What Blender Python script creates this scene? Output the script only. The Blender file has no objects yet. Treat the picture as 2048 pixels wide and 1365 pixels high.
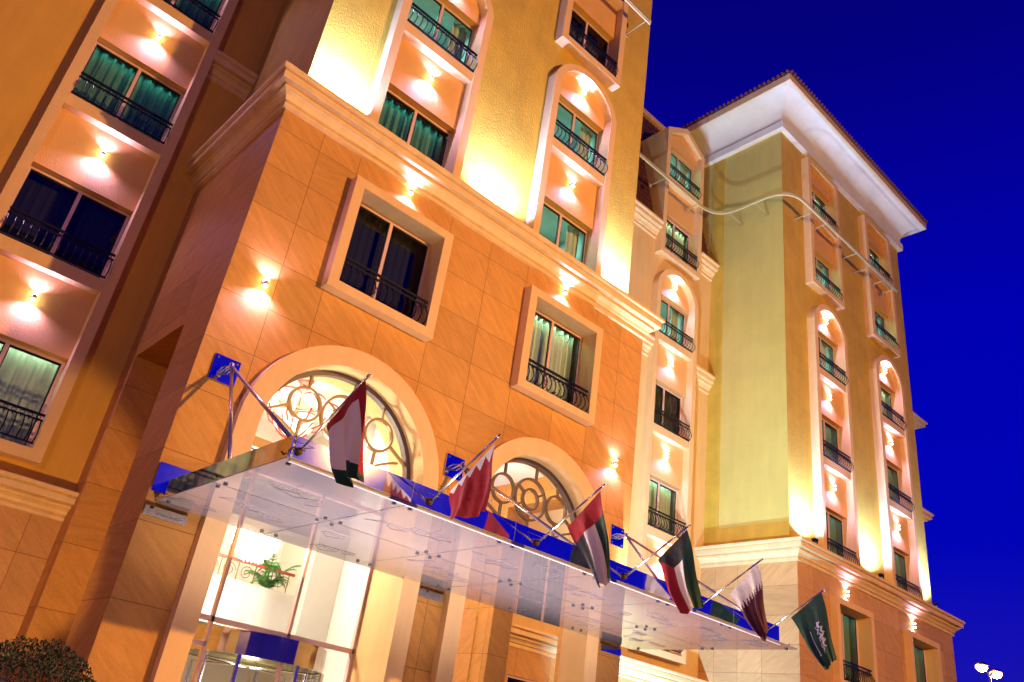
import bpy, math, random
from mathutils import Vector, Matrix
random.seed(7)
S = bpy.context.scene
COL = S.collection
R = math.radians

# ------------------------------------------------------------------ camera
cam_d = bpy.data.cameras.new('camera'); cam = bpy.data.objects.new('camera', cam_d); COL.objects.link(cam)
S.camera = cam
yaw, pit, rol = 0.681359, 0.483173, 0.154975
fw = Vector((math.sin(yaw)*math.cos(pit), math.cos(yaw)*math.cos(pit), math.sin(pit)))
r0 = Vector((math.cos(yaw), -math.sin(yaw), 0)); u0 = r0.cross(fw)
rt = r0*math.cos(rol) + u0*math.sin(rol); up = u0*math.cos(rol) - r0*math.sin(rol)
cam.matrix_world = Matrix(((rt.x, up.x, -fw.x, 0), (rt.y, up.y, -fw.y, 0), (rt.z, up.z, -fw.z, 1.6), (0, 0, 0, 1)))
cam_d.sensor_width = 36; cam_d.lens = 1632.65/2048*36; cam_d.clip_end = 3000; cam_d.clip_start = .05

# ------------------------------------------------------------------ view and render
S.view_settings.view_transform = 'Standard'; S.view_settings.look = 'None'
S.view_settings.exposure = 0.0; S.view_settings.gamma = 1.0
S.cycles.use_denoising = True
S.cycles.max_bounces = 6; S.cycles.diffuse_bounces = 3; S.cycles.glossy_bounces = 4
S.cycles.transmission_bounces = 6; S.cycles.transparent_max_bounces = 12
S.cycles.sample_clamp_indirect = 4.0
S.cycles.caustics_reflective = False; S.cycles.caustics_refractive = False

# ------------------------------------------------------------------ sky (dusk, deep blue)
W = bpy.data.worlds.new('World'); S.world = W; W.use_nodes = True
nt = W.node_tree; nt.nodes.clear()
def wn(t): return nt.nodes.new(t)
out = wn('ShaderNodeOutputWorld'); bg = wn('ShaderNodeBackground'); ad = wn('ShaderNodeMix'); ad.data_type = 'RGBA'; ad.blend_type = 'ADD'
ad.inputs[0].default_value = .02
sky = wn('ShaderNodeTexSky'); sky.sky_type = 'NISHITA'; sky.sun_disc = False; sky.sun_elevation = R(-4); sky.sun_rotation = R(200)
tc = wn('ShaderNodeTexCoord'); sx = wn('ShaderNodeSeparateXYZ'); rp = wn('ShaderNodeValToRGB')
nt.links.new(tc.outputs['Generated'], sx.inputs[0]); nt.links.new(sx.outputs['Z'], rp.inputs[0])
el = rp.color_ramp.elements
el[0].position = 0.0; el[0].color = (.070, .028, .30, 1)
el[1].position = 1.0; el[1].color = (.001, .0, .06, 1)
for p_, c_ in ((.12, (.010, .007, .42, 1)), (.28, (.0, .001, .47, 1)), (.50, (.0, .0, .44, 1)), (.72, (.001, .0, .22, 1))):
    e = el.new(p_); e.color = c_
nt.links.new(rp.outputs[0], ad.inputs[6]); nt.links.new(sky.outputs[0], ad.inputs[7])
nt.links.new(ad.outputs[2], bg.inputs[0]); bg.inputs[1].default_value = 1.0
nt.links.new(bg.outputs[0], out.inputs[0])

# ------------------------------------------------------------------ naming / parenting helpers
WL = {}
def reg(o, at, parent):
    WL[o] = Vector(at); o.location = Vector(at) - (WL[parent] if parent else Vector())
    if parent: o.parent = parent
    COL.objects.link(o)
def thing(name, label, cat, at, group=None):
    o = bpy.data.objects.new(name, None); o.empty_display_size = .2
    o['label'] = label; o['category'] = cat
    if group: o['group'] = group
    reg(o, at, None); return o
def tag(o, label, cat, group=None):
    o['label'] = label; o['category'] = cat
    if group: o['group'] = group
class MB:
    def __init__(s): s.v = []; s.f = []; s.mi = []; s.m = 0
    def face(s, pts):
        n = len(s.v); s.v += [tuple(p) for p in pts]; s.f.append(list(range(n, n+len(pts)))); s.mi.append(s.m)
    def box(s, x0, x1, y0, y1, z0, z1):
        n = len(s.v)
        s.v += [(x0,y0,z0),(x1,y0,z0),(x1,y1,z0),(x0,y1,z0),(x0,y0,z1),(x1,y0,z1),(x1,y1,z1),(x0,y1,z1)]
        for f in ((0,3,2,1),(4,5,6,7),(0,1,5,4),(1,2,6,5),(2,3,7,6),(3,0,4,7)):
            s.f.append([n+i for i in f]); s.mi.append(s.m)
    def tube(s, pts, r, n=8, r2=None, caps=True):
        pts = [Vector(p) for p in pts]; N = len(pts); base = len(s.v)
        d0 = (pts[1]-pts[0]).normalized(); a = Vector((0,0,1)) if abs(d0.z) < .9 else Vector((1,0,0))
        u = d0.cross(a).normalized()
        for i, p in enumerate(pts):
            d = (pts[min(i+1,N-1)]-pts[max(i-1,0)]).normalized()
            u = (u - d*u.dot(d)).normalized(); w = d.cross(u)
            rr = r if r2 is None else r+(r2-r)*i/(N-1)
            for k in range(n):
                t = 2*math.pi*k/n
                s.v.append(tuple(p + u*(rr*math.cos(t)) + w*(rr*math.sin(t))))
        for i in range(N-1):
            for k in range(n):
                a0 = base+i*n+k; b0 = base+i*n+(k+1)%n
                s.f.append([a0, b0, b0+n, a0+n]); s.mi.append(s.m)
        if caps:
            s.f.append([base+k for k in range(n)][::-1]); s.mi.append(s.m)
            s.f.append([base+(N-1)*n+k for k in range(n)]); s.mi.append(s.m)
    def lathe(s, prof, cx, cy, n=24, a0=0, a1=2*math.pi):
        base = len(s.v); full = abs(a1-a0-2*math.pi) < 1e-6; m = n if full else n+1
        for r_, z_ in prof:
            for k in range(m):
                t = a0+(a1-a0)*k/n
                s.v.append((cx+r_*math.cos(t), cy+r_*math.sin(t), z_))
        for i in range(len(prof)-1):
            for k in range(n if full else n):
                b = (k+1) % m if full else k+1
                s.f.append([base+i*m+k, base+i*m+b, base+(i+1)*m+b, base+(i+1)*m+k]); s.mi.append(s.m)
    def ring(s, outer, inner, y0, y1, yi=None, closed=True):
        """plate in the x-z plane between two outlines of equal length; front at y0, back at y1 (inner reveal to yi)"""
        yi = y1 if yi is None else yi; n = len(outer); m = n if closed else n-1
        for i in range(m):
            j = (i+1) % n; a, b, c, d = outer[i], outer[j], inner[j], inner[i]
            s.face([(a[0],y0,a[1]),(b[0],y0,b[1]),(c[0],y0,c[1]),(d[0],y0,d[1])])
            s.face([(a[0],y1,a[1]),(b[0],y1,b[1]),(b[0],y0,b[1]),(a[0],y0,a[1])])
            s.face([(d[0],y0,d[1]),(c[0],y0,c[1]),(c[0],yi,c[1]),(d[0],yi,d[1])])
        if not closed:
            for i in (0, n-1):
                a, d = outer[i], inner[i]
                s.face([(a[0],y0,a[1]),(d[0],y0,d[1]),(d[0],y1,d[1]),(a[0],y1,a[1])])
    def sweep(s, path, prof, closed=False):
        """path of (x, y) walked with the outside on its right; prof of (offset outwards, z)"""
        n = len(path); base = len(s.v); k = len(prof)
        for i in range(n):
            p = Vector(path[i]).to_2d()
            q0 = Vector(path[(i-1) % n]).to_2d() if (closed or i > 0) else None
            q1 = Vector(path[(i+1) % n]).to_2d() if (closed or i < n-1) else None
            ns = []
            if q0 is not None: d = (p-q0).normalized(); ns.append(Vector((d.y, -d.x)))
            if q1 is not None: d = (q1-p).normalized(); ns.append(Vector((d.y, -d.x)))
            if len(ns) == 2: nn = ns[0]+ns[1]; m = nn/(nn.dot(ns[0]))
            else: m = ns[0]
            for o, z in prof: s.v.append((p.x+m.x*o, p.y+m.y*o, z))
        for i in range(n if closed else n-1):
            j = (i+1) % n
            for a in range(k-1):
                s.f.append([base+i*k+a, base+j*k+a, base+j*k+a+1, base+i*k+a+1]); s.mi.append(s.m)
        if not closed:
            s.f.append([base+a for a in range(k)]); s.mi.append(s.m)
            s.f.append([base+(n-1)*k+a for a in range(k)][::-1]); s.mi.append(s.m)
    def mesh(s, name, mats, off=(0,0,0), smooth=False):
        me = bpy.data.meshes.new(name); o = Vector(off)
        me.from_pydata([tuple(Vector(v)-o) for v in s.v], [], s.f); 
        for m in (mats if isinstance(mats, (list, tuple)) else [mats]): me.materials.append(m)
        if any(s.mi): me.polygons.foreach_set('material_index', s.mi)
        if smooth: me.polygons.foreach_set('use_smooth', [True]*len(me.polygons))
        me.update(); return me
def obj(name, mb, mats, parent=None, at=None, smooth=False, world=True):
    """mb in world coordinates when world=True; origin put at `at` (default: parent's place)"""
    if at is None: at = WL[parent] if parent else Vector()
    me = mb.mesh(name, mats, at if world else (0,0,0), smooth) if isinstance(mb, MB) else mb
    o = bpy.data.objects.new(name, me); reg(o, at, parent); return o
def structure(name, mb, mats):
    o = obj(name, mb, mats); o['kind'] = 'structure'; return o
def light(name, kind, at, parent, power, color, size=.05, aim=None, angle=None, blend=.5, sy=None):
    key = (name, kind, power, color, size, angle, blend, sy)
    d = LC.get(key)
    if d is None:
        d = bpy.data.lights.new(name, kind); d.energy = power; d.color = color
        if kind == 'AREA':
            d.shape = 'RECTANGLE'; d.size = size; d.size_y = sy or size
        else: d.shadow_soft_size = size
        if kind == 'SPOT': d.spot_size = R(angle); d.spot_blend = blend
        LC[key] = d
    o = bpy.data.objects.new(name, d); reg(o, at, parent)
    if aim is not None:
        o.rotation_euler = Vector(aim).to_track_quat('-Z', 'Y').to_euler()
    return o
LC = {}

# ------------------------------------------------------------------ materials
def new_mat(name):
    m = bpy.data.materials.new(name); m.use_nodes = True
    b = m.node_tree.nodes['Principled BSDF']; return m, m.node_tree, b
def mat(name, col, rough=.6, metal=0., var=.12, scale=3., bump=.0, bscale=60., spec=.5, streak=None, soft=False):
    m, t, b = new_mat(name); N = t.nodes.new; L = t.links.new
    b.inputs['Roughness'].default_value = rough; b.inputs['Metallic'].default_value = metal
    b.inputs['Specular IOR Level'].default_value = spec
    g = N('ShaderNodeNewGeometry')
    nz = N('ShaderNodeTexNoise'); nz.inputs['Scale'].default_value = scale; nz.inputs['Detail'].default_value = 6; nz.inputs['Roughness'].default_value = .65
    L(g.outputs['Position'], nz.inputs['Vector'])
    mr = N('ShaderNodeMapRange'); mr.inputs[1].default_value = .25; mr.inputs[2].default_value = .75
    mr.inputs[3].default_value = 1-var; mr.inputs[4].default_value = 1+var
    L(nz.outputs[0], mr.inputs[0])
    kk = mr.outputs[0]
    if streak:
        mp = N('ShaderNodeMapping'); mp.inputs['Scale'].default_value = (2.6, 2.6, .22); L(g.outputs['Position'], mp.inputs['Vector'])
        ns = N('ShaderNodeTexNoise'); ns.inputs['Scale'].default_value = 1.6; ns.inputs['Detail'].default_value = 5; ns.inputs['Roughness'].default_value = .6; L(mp.outputs[0], ns.inputs['Vector'])
        m2 = N('ShaderNodeMapRange'); m2.inputs[1].default_value = .35; m2.inputs[2].default_value = .7; m2.inputs[3].default_value = 1+streak*.3; m2.inputs[4].default_value = 1-streak; L(ns.outputs[0], m2.inputs[0])
        mm = N('ShaderNodeMath'); mm.operation = 'MULTIPLY'; L(kk, mm.inputs[0]); L(m2.outputs[0], mm.inputs[1]); kk = mm.outputs[0]
    mx = N('ShaderNodeMix'); mx.data_type = 'RGBA'; mx.blend_type = 'MULTIPLY'; mx.inputs[0].default_value = 1
    mx.inputs[6].default_value = (*col, 1); L(kk, mx.inputs[7]); L(mx.outputs[2], b.inputs['Base Color'])
    if bump:
        n2 = N('ShaderNodeTexNoise'); n2.inputs['Scale'].default_value = bscale; n2.inputs['Detail'].default_value = 3
        L(g.outputs['Position'], n2.inputs['Vector'])
        bp = N('ShaderNodeBump'); bp.inputs['Strength'].default_value = bump; bp.inputs['Distance'].default_value = .02
        L(n2.outputs[0], bp.inputs['Height']); L(bp.outputs[0], b.inputs['Normal'])
    return m
def emis(name, col, s):
    m, t, b = new_mat(name); b.inputs['Base Color'].default_value = (*col, 1)
    b.inputs['Emission Color'].default_value = (*col, 1); b.inputs['Emission Strength'].default_value = s; return m
def stone(name, col, zs, xs, ys, rough=.62):
    """cladding panels with thin open joints at given heights and stations, grain changing from panel to panel"""
    m, t, b = new_mat(name); N = t.nodes.new; L = t.links.new
    g = N('ShaderNodeNewGeometry'); sp = N('ShaderNodeSeparateXYZ'); L(g.outputs['Position'], sp.inputs[0])
    sn = N('ShaderNodeSeparateXYZ'); L(g.outputs['Normal'], sn.inputs[0])
    def math_(op, a, c=None, cl=False):
        n = N('ShaderNodeMath'); n.operation = op; n.use_clamp = cl
        for i, q in enumerate((a, c)):
            if q is None: continue
            if hasattr(q, 'links'): L(q, n.inputs[i])
            else: n.inputs[i].default_value = q
        return n.outputs[0]
    isx = math_('GREATER_THAN', math_('ABSOLUTE', sn.outputs['X']), .5)
    def joints(src, lst):
        cell = None; dist = None
        for q in lst:
            dlt = math_('SUBTRACT', src, q)
            gt = math_('GREATER_THAN', dlt, 0); cell = gt if cell is None else math_('ADD', cell, gt)
            ab = math_('ABSOLUTE', dlt); dist = ab if dist is None else math_('MINIMUM', dist, ab)
        return cell, dist
    cz, dz = joints(sp.outputs['Z'], zs); cx, dx = joints(sp.outputs['X'], xs); cy, dy = joints(sp.outputs['Y'], ys)
    def sel(a, c):
        mm = N('ShaderNodeMix'); L(isx, mm.inputs[0]); L(a, mm.inputs[2]); L(c, mm.inputs[3]); return mm.outputs[0]
    d = math_('MINIMUM', dz, sel(dx, dy)); ch = sel(cx, math_('ADD', cy, 40))
    line = N('ShaderNodeMapRange'); line.inputs[1].default_value = .003; line.inputs[2].default_value = .010; L(d, line.inputs[0])
    cv = N('ShaderNodeCombineXYZ'); L(cz, cv.inputs[0]); L(ch, cv.inputs[1])
    wn_ = N('ShaderNodeTexWhiteNoise'); L(cv.outputs[0], wn_.inputs['Vector'])
    # veins: stretched noise, slanting one way or the other, shifted per panel
    cb = N('ShaderNodeCombineXYZ'); sd = N('ShaderNodeMath'); sd.operation = 'MULTIPLY_ADD'
    hx = math_('ADD', sp.outputs['X'], sp.outputs['Y'])
    sg = math_('SUBTRACT', math_('MULTIPLY', math_('GREATER_THAN', wn_.outputs['Value'], .12), .9), .1)
    u = math_('ADD', sp.outputs['Z'], math_('MULTIPLY', hx, sg)); v = math_('SUBTRACT', hx, math_('MULTIPLY', sp.outputs['Z'], sg))
    L(math_('ADD', math_('MULTIPLY', u, 6.5), math_('MULTIPLY', wn_.outputs['Value'], 30)), cb.inputs[0]); L(math_('MULTIPLY', v, 1.0), cb.inputs[1])
    nz = N('ShaderNodeTexNoise'); nz.inputs['Scale'].default_value = 1.; nz.inputs['Detail'].default_value = 7; nz.inputs['Roughness'].default_value = .7; nz.inputs['Distortion'].default_value = .6
    L(cb.outputs[0], nz.inputs['Vector'])
    fn = N('ShaderNodeTexNoise'); fn.inputs['Scale'].default_value = 34; fn.inputs['Detail'].default_value = 6; fn.inputs['Roughness'].default_value = .75
    L(g.outputs['Position'], fn.inputs['Vector'])
    tone = math_('ADD', math_('MULTIPLY', nz.outputs[0], .95), math_('MULTIPLY', fn.outputs[0], .75))
    mr = N('ShaderNodeMapRange'); mr.inputs[1].default_value = .62; mr.inputs[2].default_value = 1.06; mr.inputs[3].default_value = .77; mr.inputs[4].default_value = 1.14
    L(tone, mr.inputs[0])
    k = math_('MULTIPLY', mr.outputs[0], math_('ADD', math_('MULTIPLY', wn_.outputs['Value'], .20), .90))
    k = math_('MULTIPLY', k, math_('ADD', math_('MULTIPLY', line.outputs[0], .55), .45))
    mx = N('ShaderNodeMix'); mx.data_type = 'RGBA'; mx.blend_type = 'MULTIPLY'; mx.inputs[0].default_value = 1
    mx.inputs[6].default_value = (*col, 1); L(k, mx.inputs[7]); L(mx.outputs[2], b.inputs['Base Color'])
    b.inputs['Roughness'].default_value = rough; b.inputs['Specular IOR Level'].default_value = .2
    bp = N('ShaderNodeBump'); bp.inputs['Strength'].default_value = .35; bp.inputs['Distance'].default_value = .01
    L(math_('ADD', line.outputs[0], math_('MULTIPLY', fn.outputs[0], .25)), bp.inputs['Height']); L(bp.outputs[0], b.inputs['Normal'])
    return m
def thin_glass(name, tint, refl=1.0, milky=0., mcol=(.9,.85,.85), rough=0.02):
    m, t, b = new_mat(name); N = t.nodes.new; L = t.links.new; t.nodes.remove(b)
    o = t.nodes['Material Output']
    tr = N('ShaderNodeBsdfTransparent'); tr.inputs[0].default_value = (*tint, 1)
    base = tr.outputs[0]
    if milky:
        di = N('ShaderNodeBsdfDiffuse'); di.inputs[0].default_value = (*mcol, 1)
        tl = N('ShaderNodeBsdfTranslucent'); tl.inputs[0].default_value = (*mcol, 1)
        a = N('ShaderNodeMixShader'); a.inputs[0].default_value = .65; L(di.outputs[0], a.inputs[1]); L(tl.outputs[0], a.inputs[2])
        c = N('ShaderNodeMixShader'); c.inputs[0].default_value = milky; L(base, c.inputs[1]); L(a.outputs[0], c.inputs[2]); base = c.outputs[0]
    gl = N('ShaderNodeBsdfGlossy'); gl.inputs['Roughness'].default_value = rough
    fr = N('ShaderNodeFresnel'); fr.inputs['IOR'].default_value = 1.5
    mu = N('ShaderNodeMath'); mu.operation = 'MULTIPLY'; mu.use_clamp = True; mu.inputs[1].default_value = refl; L(fr.outputs[0], mu.inputs[0])
    ms = N('ShaderNodeMixShader'); L(mu.outputs[0], ms.inputs[0]); L(base, ms.inputs[1]); L(gl.outputs[0], ms.inputs[2]); L(ms.outputs[0], o.inputs[0])
    return m

ZJ = [12.9, 11.92, 10.93, 9.93, 8.88, 7.86, 6.85, 5.65, 4.41, 3.16, 1.95, .8]
XJ = [5.2, 6.17, 7.6, 8.9, 10.22, 11.53, 13.0, 14.27, 15.28]
YJ = [15.7, 17.0, 18.3]
M_stone = stone('stone_cladding', (.60, .285, .062), ZJ, XJ, YJ)
ZW = [9.6, 8.65, 7.65, 6.69, 5.76, 4.7, 3.65, 2.6]
M_wstone = stone('stone_cladding_of_wing', (.58, .31, .11), ZW, [27.21, 28.3, 31.05, 32.37, 33.8, 36.6, 37.9], [16.22, 17.18, 18.15])
M_bstone = stone('stone_cladding_base', (.58, .30, .09), [4.1, 3.0, 1.9, .8], [-2.2, -.7, .8, 2.3, 3.6, 17.2, 18.6, 20, 21.4, 22.8, 24.2, 25.6], [30])
M_cream = mat('cream_render', (.80, .50, .20), .75, var=.05, scale=2.2, bump=.5, bscale=55, streak=0.07)
M_trim = mat('cream_moulding', (.80, .54, .23), .6, var=.04, scale=1.5, bump=.08, bscale=20, streak=0.12)
M_yellow = mat('yellow_stucco', (.60, .375, .035), .75, var=.16, scale=1.1, bump=1., bscale=24, streak=.086)
M_panel = mat('pale_yellow_render', (.58, .46, .10), .75, var=.10, scale=.7, bump=.5, bscale=28, streak=.056)
M_ochre = mat('ochre_render', (.68, .36, .045), .75, var=.07, scale=1.0, bump=.4, bscale=30, streak=.072)
M_mid = mat('buff_render', (.72, .47, .17), .75, var=.07, scale=1.0, bump=.4, bscale=30, streak=.072)
M_spand = mat('orange_render', (.74, .40, .12), .75, var=.06, scale=1.6, bump=.55, bscale=45)
M_soffit = mat('white_soffit', (.74, .69, .52), .7, var=.14, scale=.6, bump=.05)
M_wframe = mat('window_frame', (.74, .50, .44), .35, var=.03)
M_iron = mat('black_iron', (.012, .010, .012), .35, metal=.5, var=.2)
M_tile = mat('roof_tile', (.16, .05, .025), .6, var=.4, scale=5, bump=.4)
M_pane = thin_glass('window_glass', (.86, .92, .9), 1.0)
M_room = mat('room_wall', (.45, .47, .42), .8)
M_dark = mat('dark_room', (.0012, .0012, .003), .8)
M_cteal = mat('teal_curtain', (.10, .26, .22), .8, var=.12, scale=8)
M_csheer = mat('sheer_curtain', (.62, .68, .60), .8, var=.08, scale=8)
M_lampw = emis('lamp_glow', (1., .86, .72), 60.)
M_chrome = mat('polished_steel', (.80, .80, .84), .05, metal=1., var=.18, scale=7, bump=.02, bscale=3)
M_steel = mat('brushed_steel', (.75, .73, .72), .18, metal=1., var=.05)
M_rod = mat('satin_steel', (.50, .42, .40), .25, metal=.8)
M_bronze = mat('bronze_metal', (.15, .09, .04), .4, metal=.3, var=.08)
M_white = mat('white_plaster', (.86, .82, .74), .7, var=.03)
M_canopy = thin_glass('canopy_glass', (.70, .75, .76), 1.9, .42, (.97, .90, .92), .02)
M_clear = thin_glass('clear_glass', (.95, .97, .96), .8)
M_dot = mat('fitting_metal', (.03, .03, .035), .4)
M_leaf = mat('dark_green_leaf', (.010, .032, .004), .6, var=.5, scale=14)
M_palm = mat('palm_leaf', (.03, .20, .02), .5, var=.4, scale=8)
M_bark = mat('bark', (.12, .07, .035), .8, var=.3)
M_asph = mat('asphalt', (.05, .05, .052), .85, var=.25, scale=9, bump=.4)
M_pave = mat('paving', (.34, .29, .24), .6, var=.15, scale=4, bump=.1)
M_red = mat('red_handrail', (.45, .06, .04), .4)
M_rail = mat('light_rail_metal', (.42, .33, .12), .4, var=.06)

# ------------------------------------------------------------------ the setting: ground, forecourt
g = MB(); g.face([(-800,-800,0),(800,-800,0),(800,800,0),(-800,800,0)]); structure('ground', g, M_asph)
g = MB(); g.box(-12, 46, 6.5, 13.2, .004, .13); structure('forecourt_pavement', g, M_pave)
g = MB(); g.box(-12, 46, 6.28, 6.497, .004, .15); structure('kerb', g, M_soffit)

# ------------------------------------------------------------------ street lamps and floodlights (each builder makes its own light)
SOD = (1., .52, .13)
def street_lamp(x, y, h, label, arms, power, group, head=1.5):
    t = thing('street_lamp', label, 'street lamp', (x, y, 0), group)
    b = MB(); b.tube([(x,y,0),(x,y,h-.5)], .11, 12, .06); b.lathe([(.2,0),(.2,.35),(.12,.42)], x, y, 16); obj('pole', b, M_steel, t, smooth=True)
    for dx, dy in arms:
        b = MB(); pts = [(x+dx*k/6, y+dy*k/6, h-.5+.42*math.sin(k/6*math.pi/2)) for k in range(7)]
        b.tube(pts, .05, 8, .04); obj('arm', b, M_steel, t, smooth=True)
        b = MB(); hx, hy, hz = x+dx, y+dy, h-.08; q = Vector((dx,dy,0)).normalized(); 
        b.lathe([(.02,hz+.18),(.22,hz+.13),(.34,hz),(.30,hz-.02)], hx, hy, 18); hd = obj('lamp_head', b, M_steel, t, smooth=True)
        b = MB(); b.lathe([(.29,hz-.02),(.30,hz-.14),(.20,hz-.28),(.02,hz-.34)], hx, hy, 18); gl = obj('lamp_glass', b, emis('sodium_glow', (1.,.50,.13), 7), hd, smooth=True)
        if power: light('street_lamp_light', 'POINT', (hx, hy, hz-.45), t, power, SOD, .25)
    return t
street_lamp(16.6, -10.6, 13.2, 'tall sodium street lamp across the road facing the hotel', [(-.6, .9)], 32500, None)
street_lamp(50.4, 17.45, 10.2, 'double armed street lamp glowing orange beyond the right wing', [(-1.0, 0), (1.0, 0)], 2500, None)
street_lamp(-13, -7, 9.0, 'single armed sodium street lamp at the left end of the forecourt', [(.9, .4)], 5200, None)

def floodlight(at, aim, power, color, label, group, angle=130, blend=.8, size=.12):
    at = Vector(at); a = Vector(aim).normalized()
    t = thing('floodlight', label, 'floodlight', at, group)
    side = a.cross(Vector((0,0,1))); side = side.normalized() if side.length > .05 else Vector((1,0,0)); w = side.cross(a).normalized()
    def fr(p): return at + side*p[0] + w*p[1] + a*p[2]
    b = MB(); prof = [(.05,-.07),(.08,-.06),(.11,.04),(.11,.06)]
    for i in range(len(prof)-1):
        (ra, za), (rb, zb) = prof[i], prof[i+1]
        for k in range(4):
            c = [((1,1),(-1,1),(-1,-1),(1,-1))[k], ((1,1),(-1,1),(-1,-1),(1,-1))[(k+1) % 4]]
            b.face([fr((c[0][0]*ra, c[0][1]*ra*.7, za)), fr((c[1][0]*ra, c[1][1]*ra*.7, za)), fr((c[1][0]*rb, c[1][1]*rb*.7, zb)), fr((c[0][0]*rb, c[0][1]*rb*.7, zb))])
    obj('housing', b, M_iron, t)
    b = MB(); b.face([fr((-.1,-.07,.05)), fr((.1,-.07,.05)), fr((.1,.07,.05)), fr((-.1,.07,.05))]); obj('lens', b, emis('flood_glow', (.9,1.,.8), 25), t)
    b = MB(); b.box(at.x-.13, at.x+.13, at.y-.02, at.y+.02, at.z-.2, at.z-.17); b.box(at.x-.15, at.x-.13, at.y-.02, at.y+.02, at.z-.2, at.z); b.box(at.x+.13, at.x+.15, at.y-.02, at.y+.02, at.z-.2, at.z); obj('bracket', b, M_iron, t)
    light('floodlight_light', 'SPOT', at + a*.16, t, power, color, size, a, angle, blend)
    return t
FL = (.62, 1., 2.6)
for x, w_ in ((5.25, 'left of both arched bays'), (10.2, 'between the two arched bays'), (15.1, 'by the tower right corner')):
    floodlight((x, 13.93, 14.33), (0, .05, 1), 2200, FL, 'floodlight on the main cornice, '+w_, 'floodlights on the cornices', 150, .9)
for x, w_ in ((27.1, 'nearest the corner of the right wing'), (32.15, 'between the arched bays of the right wing'), (37.1, 'at the far end of the right wing')):
    floodlight((x, 14.62, 10.42), (0, .08, 1), 1900, FL, 'floodlight on the wing cornice '+w_, 'floodlights on the cornices', 150, .9)
floodlight((16.12, 13.86, 5.15), (10.1, 2.2, 20.5), 9500, (.64, .92, 1.35), 'floodlight at the canopy end aimed at the wing flank', 'floodlights near the canopy', 104, 1.0)
floodlight((19.6, 15.9, .5), (4.4, 2.2, 8.4), 6500, (.42, .92, 1.7), 'ground floodlight in the recess beside the entrance block', 'floodlights near the canopy', 100, 1.0)

floodlight((1.9, 9.4, .35), (.8, 7.6, 3.5), 2400, (1., .56, .22), 'ground floodlight by the shrub washing the left passage with orange light', 'floodlights near the canopy', 33, .3)

# ------------------------------------------------------------------ bays, windows, railings, sconces
HO, HI = 1.39, 1.15
def cover_arch(xc, hw, zs, rise, n=18):
    """points of a segmental arch from right springing to left springing"""
    rr = (hw*hw+rise*rise)/(2*rise); zc = zs+rise-rr; a = math.asin(hw/rr)
    if rise > hw: a = math.pi-a
    return [(xc+rr*math.sin(a-2*a*k/n), zc+rr*math.cos(a-2*a*k/n)) for k in range(n+1)]
def railing_mesh(w):
    b = MB(); h = w/2
    b.box(-h, h, -.045, .0, .595, .645); b.box(-h, h, -.035, 0, .49, .525); b.box(-h, h, -.04, .01, .0, .035)
    n = max(3, int(w/.155))
    for i in range(n+1):
        x = -h+.03+(w-.06)*i/n
        b.tube([(x,-.015,.51),(x,-.05,.44),(x,-.13,.32),(x,-.165,.20),(x,-.13,.09),(x,-.02,.02)], .0145, 5)
        if i < n:
            c = x+(w-.06)/n/2
            b.tube([(c+.05*math.cos(a), -.015, .562+.033*math.sin(a)) for a in [k*math.pi/3 for k in range(7)]], .007, 4, caps=False)
            b.box(c-.012, c+.012, -.03, -.006, .455, .50)
    return b.mesh('balcony_railing', M_iron)
RAIL = {}
def railing(xc, y, z, parent, w=2.26):
    if w not in RAIL: RAIL[w] = railing_mesh(w)
    return obj('balcony_railing', RAIL[w], None, parent, (xc, y, z))
def wavy(x0, x1, y, z0, z1, amp=.045, seed=0, step=.03):
    b = MB(); n = int((x1-x0)/step); rs = random.Random(seed); ph = rs.random()*6
    xs = [x0+(x1-x0)*i/n for i in range(n+1)]
    ys = [y+amp*math.sin(x*26+ph+1.3*math.sin(x*4.1+ph))+.4*amp*math.sin(x*61+ph) for x in xs]
    base = len(b.v)
    for z in (z0, z1):
        for x, yy in zip(xs, ys): b.v.append((x, yy, z))
    for i in range(n): b.f.append([base+i, base+i+1, base+n+2+i, base+n+1+i]); b.mi.append(0)
    return b
WC = {}
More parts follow.
